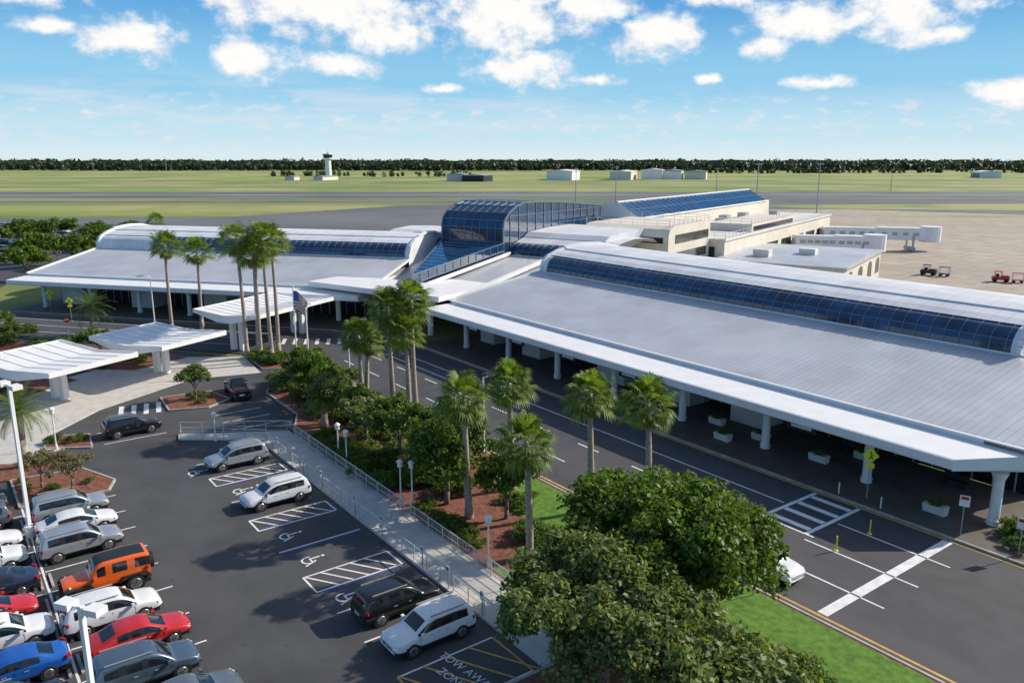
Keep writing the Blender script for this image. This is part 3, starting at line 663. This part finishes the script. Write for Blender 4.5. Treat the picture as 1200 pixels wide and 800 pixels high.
JEEP=[(-2.0,.52,.78,1.05,.74,1.72,'db'),(-1.96,.48,.80,1.12,.74,1.82,'gddb'),(-1.2,.48,.80,1.12,.74,1.86,'bddb'),(-1.1,.48,.80,1.12,.74,1.86,'gddb'),(-.15,.48,.80,1.12,.74,1.86,'bddb'),(-.05,.48,.80,1.12,.74,1.86,'gddb'),(.42,.48,.80,1.12,.72,1.82,'bg'),(.72,.48,.79,1.12,.68,1.20,'bb'),(.8,.48,.74,1.10,.62,1.18,'bb'),(1.75,.50,.66,1.04,.54,1.10,'bb'),(1.84,.55,.62,.98,.5,1.04,'bb')]
PICK=[(-2.75,.5,.86,.98,.80,1.02,'bb'),(-2.7,.42,.93,1.10,.84,1.14,'bd'),(-1.0,.38,.95,1.10,.84,1.14,'bb'),(-.92,.38,.95,1.12,.76,1.18,'bg'),(-.72,.38,.95,1.14,.74,1.78,'gb'),(.15,.38,.95,1.12,.74,1.84,'db'),(.22,.38,.95,1.12,.74,1.84,'gb'),(.8,.38,.95,1.10,.72,1.78,'gg'),(1.5,.38,.95,1.10,.78,1.16,'bb'),(2.5,.42,.93,1.02,.74,1.08,'bb'),(2.72,.5,.86,.85,.66,.9,'bb')]
KIND={'suv':(SUV,1.42,-1.42,.37),'sedan':(SEDAN,1.42,-1.42,.34),'jeep':(JEEP,1.22,-1.25,.42),'pickup':(PICK,1.75,-1.75,.41)}
cache={}
def carmeshes(kind,col):
    if (kind,col) in cache: return cache[(kind,col)]
    st,xf,xr,R=KIND[kind];bb=carbody(st)
    me=bb.mesh('body',[PAINT[col],M['carglass'],M['dark']],True)
    W=max(s[2] for s in st);d=MB()
    for x in (xf,xr):
        for s in (1,-1):
            y1=s*(W+.015)
            if kind=='jeep': y1=s*(W+.12)
            d.tube((x,s*(W-.25),R+.0),(x,s*(W+.004),R+.03),R+.06,R+.06,24,0)
            d.tube((x,s*(W-.22),R),(x,y1+s*.01,R),R,R,24,0)
            d.tube((x,y1,R),(x,y1+s*.022,R),R*.68,R*.62,20,1)
            for k in range(5):
                a=k*2*math.pi/5+.3;d.beam((x+.1*R*math.cos(a),y1+s*.026,R+.1*R*math.sin(a)),(x+.55*R*math.cos(a+.35),y1+s*.026,R+.55*R*math.sin(a+.35)),.05,.02,0)
    xe=st[-1][0];x0=st[0][0];zf=st[-2][3]-.1;zr=st[1][3]-.08
    wl=st[-2][2]
    for s in(1,-1):
        d.beam((xe-.14,s*(wl-.28),zf),(xe-.30,s*(wl-.01),zf+.04),.15,.10,2)
        d.beam((x0+.03,s*(.90-.22),zr),(x0+.22,s*(st[2][2]+.0),zr+.03),.12,.17,3)
        mx=.95 if kind!='jeep' else .55
        zb=st[6][3]
        d.beam((mx-.05,s*(W-.02),zb+.06),(mx-.05,s*(W+.2),zb+.10),.16,.15,4)
        if kind in('suv','sedan'):
            for xh in (-.55,.35): d.beam((xh-.1,s*(W-.002),zb-.14),(xh+.1,s*(W-.002),zb-.14),.03,.03,5)
            for xh in (-.08,1.0): d.beam((xh,s*(W-.004),.42),(xh,s*(W-.02),zb-.05),.012,.012,0)
    d.beam((xe-.02,-.45,zf-.18),(xe-.02,.45,zf-.18),.04,.16,0);d.box(x0-.03,x0+.05,-.26,.26,.62,.74,2)
    d.box(x0+.02,xe-.15,-W*.82,W*.82,.22,.42,0)
    if kind=='suv':
        for s in(1,-1): d.beam((-1.75,s*.70,1.74),(.3,s*.70,1.74),.05,.05,5)
    if kind=='jeep':
        d.tube((x0-.02,0,1.05),(x0-.26,0,1.05),.4,.4,20,0);d.tube((x0-.26,0,1.05),(x0-.29,0,1.05),.2,.2,12,1)
        for s in(1,-1):
            for x in (xf,xr):
                d.box(x-.55,x+.55,.70 if s>0 else -.94,.94 if s>0 else -.70,.86,.93,0);d.beam((x-.55,s*.84,.88),(x-.72,s*.84,.62),.22,.06,0);d.beam((x+.55,s*.84,.88),(x+.7,s*.84,.66),.22,.06,0)
        d.box(xe-.1,xe+.1,-.75,.75,.45,.62,0)
        for k in range(7): d.box(xe-.02,xe+.03,-.33+k*.1,-.28+k*.1,.72,1.0,0)
    if kind=='pickup':
        d.box(-2.6,-1.08,-.72,.72,1.0,1.175,0)
    dm=d.mesh('wheels_and_trim',[M['tyre'],M['rim'],M['headlamp'],M['redlamp'],PAINT[col],M['grey']])
    cache[(kind,col)]=(me,dm);return me,dm
def car(x,y,kind,col,rot=90,z=0,sc_=1.0,lo=False):
    me,dm=carmeshes(kind,col);E=empty({'suv':'parked_suv','sedan':'parked_car','jeep':'parked_offroad_car','pickup':'parked_pickup_truck'}[kind],(x,y,z),math.radians(rot));E.scale=(sc_,)*3
    o=link('body',me,parent=E)
    if not lo:
        s=o.modifiers.new('s','SUBSURF');s.levels=2;s.render_levels=2
    link('wheels_and_trim',dm,parent=E)
rows=[(-59.2,5.9,'suv','silver',90),(-56.2,5.9,'sedan','white',90),(-53.0,5.6,'suv','silver',92),(-46.8,5.9,'jeep','orange',-90),(-43.3,5.6,'suv','white',91),(-40.1,6.3,'sedan','red',90),(-37.0,5.9,'suv','slate',89),(-33.6,6.9,'sedan','grey',90),
(-63.2,.2,'suv','navy',90),(-60.1,.2,'suv','grey',-90),(-56.4,.4,'sedan','white',90),(-53.5,.4,'suv','white',90),(-49.9,.6,'sedan','navy',-90),(-46.9,.2,'sedan','red',90),(-43.9,.6,'suv','white',90),(-40.6,.8,'sedan','blue',-90),(-37.2,.4,'suv','black',90),
(-61.7,18.2,'suv','silver',-91),(-52.8,18.1,'suv','white',-89),(-35.2,18.3,'suv','black',90),(-31.8,18.3,'suv','white',-90),(-74.9,13.1,'suv','black',92),(-81.2,24.6,'pickup','black',172),(-26.0,38.0,'suv','white',0),(-150.5,3.5,'suv','black',35),(-146,-3,'sedan','grey',38)]
for r in rows: car(*r,sc_=1.15 if r[2]=='jeep' else 1.0)
cols=['white','silver','grey','black','navy','red','beige','white','silver','slate']
for i in range(5):
    for j in range(16):
        if random.random()<.2: continue
        r=-135-j*6.2-(i%2)*1.5;f=212+i*17+j*1.5;x,y=wf(r,f);car(x,y,random.choice(['suv','sedan']),random.choice(cols),-53+90+random.choice([0,180]),-.05,1.0,True)
for k in (0,1,3):
    x,y=Lp(-150+k*6.5,75.5);car(x,y,'suv' if k%2 else 'sedan',cols[k],38+90,.0,1,True)
def tug(x,y,m,rot):
    E=empty('baggage_tractor',(x,y,-.06),rot);b=MB();b.box(-1.5,1.5,-.8,.8,.45,1.1,0);b.box(.2,1.4,-.7,.7,1.1,1.35,0);b.box(-1.1,.2,-.75,.75,2.1,2.2,0)
    for sx in(-1.05,.15):
        for sy in(-.7,.7): b.beam((sx,sy,1.1),(sx,sy,2.1),.08,.08,0)
    b.box(-.8,-.3,-.5,.5,1.1,1.6,1)
    for sx in (-1,1):
        for sy in (-.85,.65): b.tube((sx,sy,.4),(sx,sy+.2,.4),.4,.4,14,1)
    b.obj('tractor_body',[m,M['tyre']],E)
    E2=empty('baggage_cart',(x+3*math.cos(rot),y+3*math.sin(rot),-.06),rot);b=MB();b.box(-1,1,-.7,.7,.5,.62,0);b.box(-1,1,-.7,.7,1.9,1.98,0)
    for sx in(-.95,.95):
        for sy in(-.65,.65): b.beam((sx,sy,.6),(sx,sy,1.9),.06,.06,0);b.tube((sx*.7,sy,.25),(sx*.7,sy*1.15,.25),.25,.25,10,1)
    b.obj('cart_body',[m,M['tyre']],E2)
tug(-68.9,173.1,M['apred'],.5);tug(-82.3,171.3,M['dark'],.2);tug(-63,180,M['apred'],1.2)
# ------------------------------------------------------------------ street furniture
def globe_lamp(x,y,h):
    E=empty('street_lamp',(x,y,.12));b=MB();b.tube((0,0,0),(0,0,.4),.14,.1,10);b.tube((0,0,.4),(0,0,h-.5),.06,.05,10);b.tube((0,0,h-.1),(0,0,h+.05),.26,.1,14);b.tube((0,0,h-.55),(0,0,h-.45),.1,.2,12);b.obj('post',M['wmetal'],E)
    b=MB();b.tube((0,0,h-.45),(0,0,h-.1),.17,.2,14);b.obj('lantern',M['wmetal'],E)
for x,y,h in ((-74.1,7.0,3.6),(-68.0,18.4,2.6),(-55.5,24.9,3.1),(-46.7,24.9,3.4),(-45.6,25.2,3.6),(-35.9,24.9,3.3),(-57.5,25.1,3.1)): globe_lamp(x,y,h)
def tall_lamp(x,y,h,rot=0,dbl=False,name='parking_lot_light'):
    E=empty(name,(x,y,0),rot);b=MB();b.tube((0,0,0),(0,0,.8),.32,.32,14);b.beam((0,0,.8),(0,0,h),.2,.2)
    for s in ((1,-1) if dbl else (1,)): b.beam((0,0,h-.1),(s*.5,0,h-.1),.1,.1);b.box(min(s*.4,s*1.1),max(s*.4,s*1.1),-.3,.3,h-.2,h+.08)
    b.obj('pole_and_heads',M['wmetal'],E)
tall_lamp(-57.1,3.3,10.3,math.radians(20),True);tall_lamp(-33.9,3.3,6.3,math.radians(35),True)
def cobra(x,y,h,rot):
    E=empty('street_light',(x,y,.1),rot);b=MB();b.tube((0,0,0),(0,0,h),.1,.07,10);b.tube((0,0,h),(1.5,0,h+.3),.05,.04,8);b.beam((1.3,0,h+.3),(2.1,0,h+.28),.3,.14);b.obj('pole_and_arm',M['wmetal'],E)
cobra(-117.3,24.9,8.1,math.radians(-60));cobra(-85.4,34.2,7.3,2.4);cobra(-51.5,35.3,6.6,math.radians(60));cobra(-76,34.9,7,1.5)
E=empty('flagpole',(-86.9,33.4,.1),math.radians(50));b=MB();b.tube((0,0,0),(0,0,9.6),.09,.05,10);b.tube((0,0,9.6),(0,0,9.8),.12,.12,8);b.obj('pole',M['wmetal'],E)
b=MB()
nx=12
def fp(i,z):
    t=i/nx;return (.06+t*1.5,.25*math.sin(t*8+z*.8)*t,9.3-z-t*t*1.4)
for k in range(13):
    for i in range(nx):
        z0=k*.17;z1=z0+.17;mi=0 if k%2==0 else 1
        if k<7 and i<5: mi=2
        b.poly([fp(i,z0),fp(i+1,z0),fp(i+1,z1),fp(i,z1)],mi)
b.obj('flag',[M['signred'],M['white'],M['signblue']],E)
def sign(x,y,h,kind,face):
    E=empty({'ped':'pedestrian_crossing_sign','stop':'stop_sign','reg':'traffic_sign','hc':'parking_sign'}[kind],(x,y,.05),face);b=MB();b.tube((0,0,0),(0,0,h),.035,.035,8);b.obj('post',M['grey'],E)
    b=MB()
    if kind=='ped':
        s=.56;c=h-.1;b.poly([(.05,0,c-s),(.05,s,c),(.05,0,c+s),(.05,-s,c)]);b.poly([(.03,0,c-s),(.03,-s,c),(.03,0,c+s),(.03,s,c)])
        b.box(.03,.05,-.3,.3,c-.95,c-.6)
        b.tube((.055,0,c+.22),(.065,0,c+.22),.06,.06,10,1);b.beam((.06,0,c+.14),(.06,.03,c-.06),.02,.1,1);b.beam((.06,.03,c-.06),(.06,-.1,c-.27),.02,.06,1);b.beam((.06,.03,c-.06),(.06,.13,c-.27),.02,.06,1);b.beam((.06,0,c+.1),(.06,.15,c),.02,.05,1)
    elif kind=='stop':
        b.poly([(.05,.4*math.cos(math.pi/8+k*math.pi/4),h-.1+.4*math.sin(math.pi/8+k*math.pi/4)) for k in range(8)]);b.box(.052,.06,-.25,.25,h-.17,h-.03,1)
        b.poly([(.03,.4*math.cos(math.pi/8-k*math.pi/4),h-.1+.4*math.sin(math.pi/8-k*math.pi/4)) for k in range(8)])
    elif kind=='reg':
        b.box(.03,.05,-.3,.3,h-.75,h,1);b.box(.051,.056,-.22,.22,h-.28,h-.08,0)
    else: b.box(.03,.05,-.16,.16,h-.5,h,1);b.box(.051,.056,-.12,.12,h-.25,h-.05,0)
    b.obj('panel',[{'ped':M['signyellow'],'stop':M['signred'],'reg':M['signred'],'hc':M['signblue']}[kind],M['dark'] if kind=='ped' else M['white']],E)
def sg(x,y,h,k): sign(x,y,h,k,math.atan2(-y,-x))
sg(-27.7,52.4,3.5,'ped');sg(-145,15.5,3.2,'ped');sg(-135,17,3.2,'ped');sg(-98.5,49.0,3.4,'ped');sg(-24.4,35.0,3.0,'ped');sg(-120,14.5,3.0,'stop');sg(-20.9,51.8,2.9,'reg');sg(-17.5,51.9,2.6,'reg')
for x in (-56.3,-47.2,-43.3,-38.1,-35.2,-31.8,-52.8,-61.7): sign(x,21.62,1.5,'hc',-math.pi/2)
for x,y in ((-24.7,43.7),(-24.7,47.6),(-29.4,51.6),(-26.2,51.6)):
    E=empty('bollard',(x,y,.0));b=MB();b.tube((0,0,0),(0,0,.06),.16,.12,12);b.tube((0,0,.06),(0,0,1.0),.05,.05,10);b.obj('post',M['signyellow'] if y<50 else M['wmetal'],E)
for x,y in ((-41.9,54.0),(-39.9,56.6),(-34.0,56.2),(-23.6,54.0),(-50.5,54.2),(-60.5,54),(-32,59.5),(-45,57)):
    E=empty('planter',(x,y,.15),.0);b=MB();b.extr(-.75,.75,[(-.28,0),(-.4,.6),(.4,.6),(.28,0)],cap=True);b.obj('box',M['wall'],E)
    link('plants',shr[1],(0,0,.45),0,(.75,.42,.55),E)
for x in (-80,-71,-62,-53,-34):
    E=empty('hanging_sign',(x,53.4,0));b=MB();b.box(-1.3,1.3,-.06,.06,3.3,3.95,0);b.box(-.9,.9,-.07,-.065,3.5,3.75,1);b.beam((-1,0,3.95),(-1,0,4.17),.05,.05,0);b.beam((1,0,3.95),(1,0,4.17),.05,.05,0);b.obj('sign_box',[M['dark'],M['white']],E)
for x in (-25,-33.5,-43,-53,-62):
    E=empty('bench',(x,59.8,.15));b=MB();b.box(-.9,.9,-.25,.25,.4,.46);b.box(-.9,.9,.2,.26,.5,.9);b.box(-.8,-.72,-.22,.22,0,.4);b.box(.72,.8,-.22,.22,0,.4);b.obj('seat_and_back',M['dark'],E)
def railing(pts,h=1.05,pick=.0,z=.14,sp=1.8):
    b=MB()
    for p,q in zip(pts[:-1],pts[1:]):
        P=Vector((*p,z));Q=Vector((*q,z));L=(Q-P).length;n=max(1,round(L/sp))
        for i in range(n+1):
            a=P.lerp(Q,i/n);b.tube(a,a+Vector((0,0,h)),.035,.035,6)
        for zz in ((h,.035),(h*.55,.022),(h*.12,.022)): b.tube(P+Vector((0,0,zz[0])),Q+Vector((0,0,zz[0])),zz[1],zz[1],6)
        if pick:
            m=int(L/pick)
            for i in range(m): a=P.lerp(Q,(i+.5)/m);b.tube(a+Vector((0,0,.12)),a+Vector((0,0,h)),.012,.012,4,caps=False)
    return b.obj('handrail_fence',M['rail'])
railing([(-65.3,24.35),(-29.5,24.35)],1.05,.16)
x=-64.8
while x<-32: railing([(x,21.7),(x+4.6,21.7)],.95);x+=6.0
railing([(-71.9,16.5),(-66.7,24.35),(-65.3,24.35)],1.0);railing([(-70.3,16.1),(-65.5,22.0)],1.0)
b=MB()
for x in rowx+[-49.9]: b.box(x-.9,x+.9,3.5,3.64,.001,.11);b.box(x-.9,x+.9,2.96,3.1,.001,.11)
b.obj('wheel_stops',M['kerb'])
# ------------------------------------------------------------------ sky
w=bpy.data.worlds.new('World');sc.world=w;w.use_nodes=True;nt=w.node_tree;N=nt.nodes;L=nt.links;N.clear()
try: w.cycles.sampling_method='NONE'
except Exception: pass
ST=.15
out=N.new('ShaderNodeOutputWorld');bg=N.new('ShaderNodeBackground');bg.inputs['Strength'].default_value=ST;L.new(bg.outputs[0],out.inputs[0])
SX,SY=.265,.964;EL=math.radians(32)
sky=N.new('ShaderNodeTexSky');sky.sky_type='NISHITA';sky.sun_disc=False;sky.sun_elevation=EL;sky.sun_rotation=math.atan2(SX,SY);sky.air_density=1.0;sky.dust_density=1.2;sky.ozone_density=1.0
tc=N.new('ShaderNodeTexCoord');sp=N.new('ShaderNodeSeparateXYZ');L.new(tc.outputs['Generated'],sp.inputs[0])
def mth(op,a,b=None,c=None):
    n=N.new('ShaderNodeMath');n.operation=op
    for i,v in enumerate((a,b,c)):
        if v is None: continue
        if isinstance(v,(int,float)): n.inputs[i].default_value=v
        else: L.new(v,n.inputs[i])
    return n.outputs[0]
az=mth('ARCTAN2',sp.outputs[0],sp.outputs[1]);azd=mth('MULTIPLY',mth('ADD',az,math.radians(53.4)),957)
el=mth('MULTIPLY',mth('ARCSINE',sp.outputs[2]),957)
cb=N.new('ShaderNodeCombineXYZ');L.new(azd,cb.inputs[0]);L.new(el,cb.inputs[1])
def aze(u,v): return (math.atan((u-600)/957)*957,(186-v)*math.cos(math.atan((u-600)/957)))
blobs=[(385,20,135,42),(300,76,54,28),(455,45,72,34),(168,52,60,25),(590,30,90,58),(680,13,90,40),(765,50,54,32),(612,84,64,28),(925,35,70,30),(1040,28,86,30),(1075,50,44,14),(888,62,30,17),(955,102,36,10),(1180,112,54,18),(830,6,54,18),(35,4,70,18),(405,82,48,16),(690,98,36,10),(75,40,36,11),(825,96,24,8),(520,108,26,7)]
acc=None
for u_,v_,su,sv in blobs:
    a,e=aze(u_,v_);s1=N.new('ShaderNodeMapping');s1.vector_type='TEXTURE';s1.inputs['Location'].default_value=(a,e,0);s1.inputs['Scale'].default_value=(su,sv,1);L.new(cb.outputs[0],s1.inputs[0])
    s3=N.new('ShaderNodeVectorMath');s3.operation='LENGTH';L.new(s1.outputs[0],s3.inputs[0])
    acc=s3.outputs['Value'] if acc is None else mth('MINIMUM',acc,s3.outputs['Value'])
acc=mth('MAXIMUM',mth('SUBTRACT',1.0,acc),-.6)
def noise(scale,stretch,detail=6,off=(0,0,0),rough=.6):
    mp=N.new('ShaderNodeMapping');mp.inputs['Scale'].default_value=(scale,scale*stretch,1);mp.inputs['Location'].default_value=off;L.new(cb.outputs[0],mp.inputs[0])
    n=N.new('ShaderNodeTexNoise');n.inputs['Scale'].default_value=1;n.inputs['Detail'].default_value=detail;n.inputs['Roughness'].default_value=rough;L.new(mp.outputs[0],n.inputs['Vector']);return n.outputs['Fac']
n1=noise(1/36,1.4,8);n2=noise(1/36,1.4,4,off=(-.2,-.45,0))
def smooth(v,a,b_,lo=0,hi=1):
    m=N.new('ShaderNodeMapRange');m.interpolation_type='SMOOTHSTEP';m.inputs['From Min'].default_value=a;m.inputs['From Max'].default_value=b_;m.inputs['To Min'].default_value=lo;m.inputs['To Max'].default_value=hi;L.new(v,m.inputs['Value']);return m.outputs[0]
dens=mth('ADD',acc,mth('MULTIPLY',mth('SUBTRACT',n1,.5),2.3))
cl=smooth(dens,-.08,.7)
ns=noise(1/26,2.6,5,(4,9,0));lowmask=mth('MULTIPLY',smooth(el,4,22),smooth(el,46,85,1,0))
low=mth('MULTIPLY',smooth(ns,.49,.68,0,.8),lowmask)
nc=noise(1/150,6,5,(2,3,0));cm=mth('MULTIPLY',smooth(el,18,40),smooth(el,60,100,1,0));cir=mth('MULTIPLY',smooth(nc,.42,.62,0,.5),mth('MULTIPLY',cm,smooth(azd,-60,150,1,.25)))
cov=mth('MAXIMUM',cl,mth('MAXIMUM',low,cir))
shade=smooth(mth('SUBTRACT',mth('ADD',mth('MULTIPLY',acc,.35),n1),n2),-.12,.28)
cc=N.new('ShaderNodeMixRGB');cc.inputs['Color1'].default_value=(.74/ST,.79/ST,.87/ST,1);cc.inputs['Color2'].default_value=(1.0/ST,.99/ST,.97/ST,1);L.new(shade,cc.inputs['Fac'])
rp=N.new('ShaderNodeValToRGB');rp.color_ramp.interpolation='EASE';L.new(mth('DIVIDE',el,420.0),rp.inputs[0])
es=rp.color_ramp.elements;es[0].position=0;es[0].color=(.70,.84,.89,1);es[1].position=1;es[1].color=(.03,.16,.52,1)
for p,c in ((.07,(.55,.78,.89)),(.2,(.29,.61,.86)),(.45,(.09,.35,.73))):
    e_=es.new(p);e_.color=(*c,1)
vs=N.new('ShaderNodeVectorMath');vs.operation='SCALE';vs.inputs['Scale'].default_value=1/ST;L.new(rp.outputs[0],vs.inputs[0])
gm=N.new('ShaderNodeMixRGB');L.new(smooth(el,300,500),gm.inputs['Fac']);L.new(vs.outputs[0],gm.inputs['Color1']);L.new(sky.outputs[0],gm.inputs['Color2'])
mx=N.new('ShaderNodeMixRGB');L.new(cov,mx.inputs['Fac']);L.new(gm.outputs[0],mx.inputs['Color1']);L.new(cc.outputs[0],mx.inputs['Color2']);L.new(mx.outputs[0],bg.inputs['Color'])
sv=Vector((SX*math.cos(EL),SY*math.cos(EL),math.sin(EL))).normalized()
sl=bpy.data.lights.new('sun','SUN');sl.energy=5.0;sl.angle=math.radians(.53);sl.color=(1,.91,.77)
so=bpy.data.objects.new('sun',sl);COL.objects.link(so);so.rotation_euler=(-sv).to_track_quat('-Z','Y').to_euler();so.location=(0,0,100)
cd=bpy.data.cameras.new('camera');cd.lens=28;cd.sensor_width=36;cd.clip_end=20000;cd.clip_start=.5
co=bpy.data.objects.new('camera',cd);COL.objects.link(co);co.location=(0,0,24)
fd=Vector((-.803*.9748,.596*.9748,-.2233));co.rotation_euler=fd.to_track_quat('-Z','Y').to_euler()
sc.camera=co
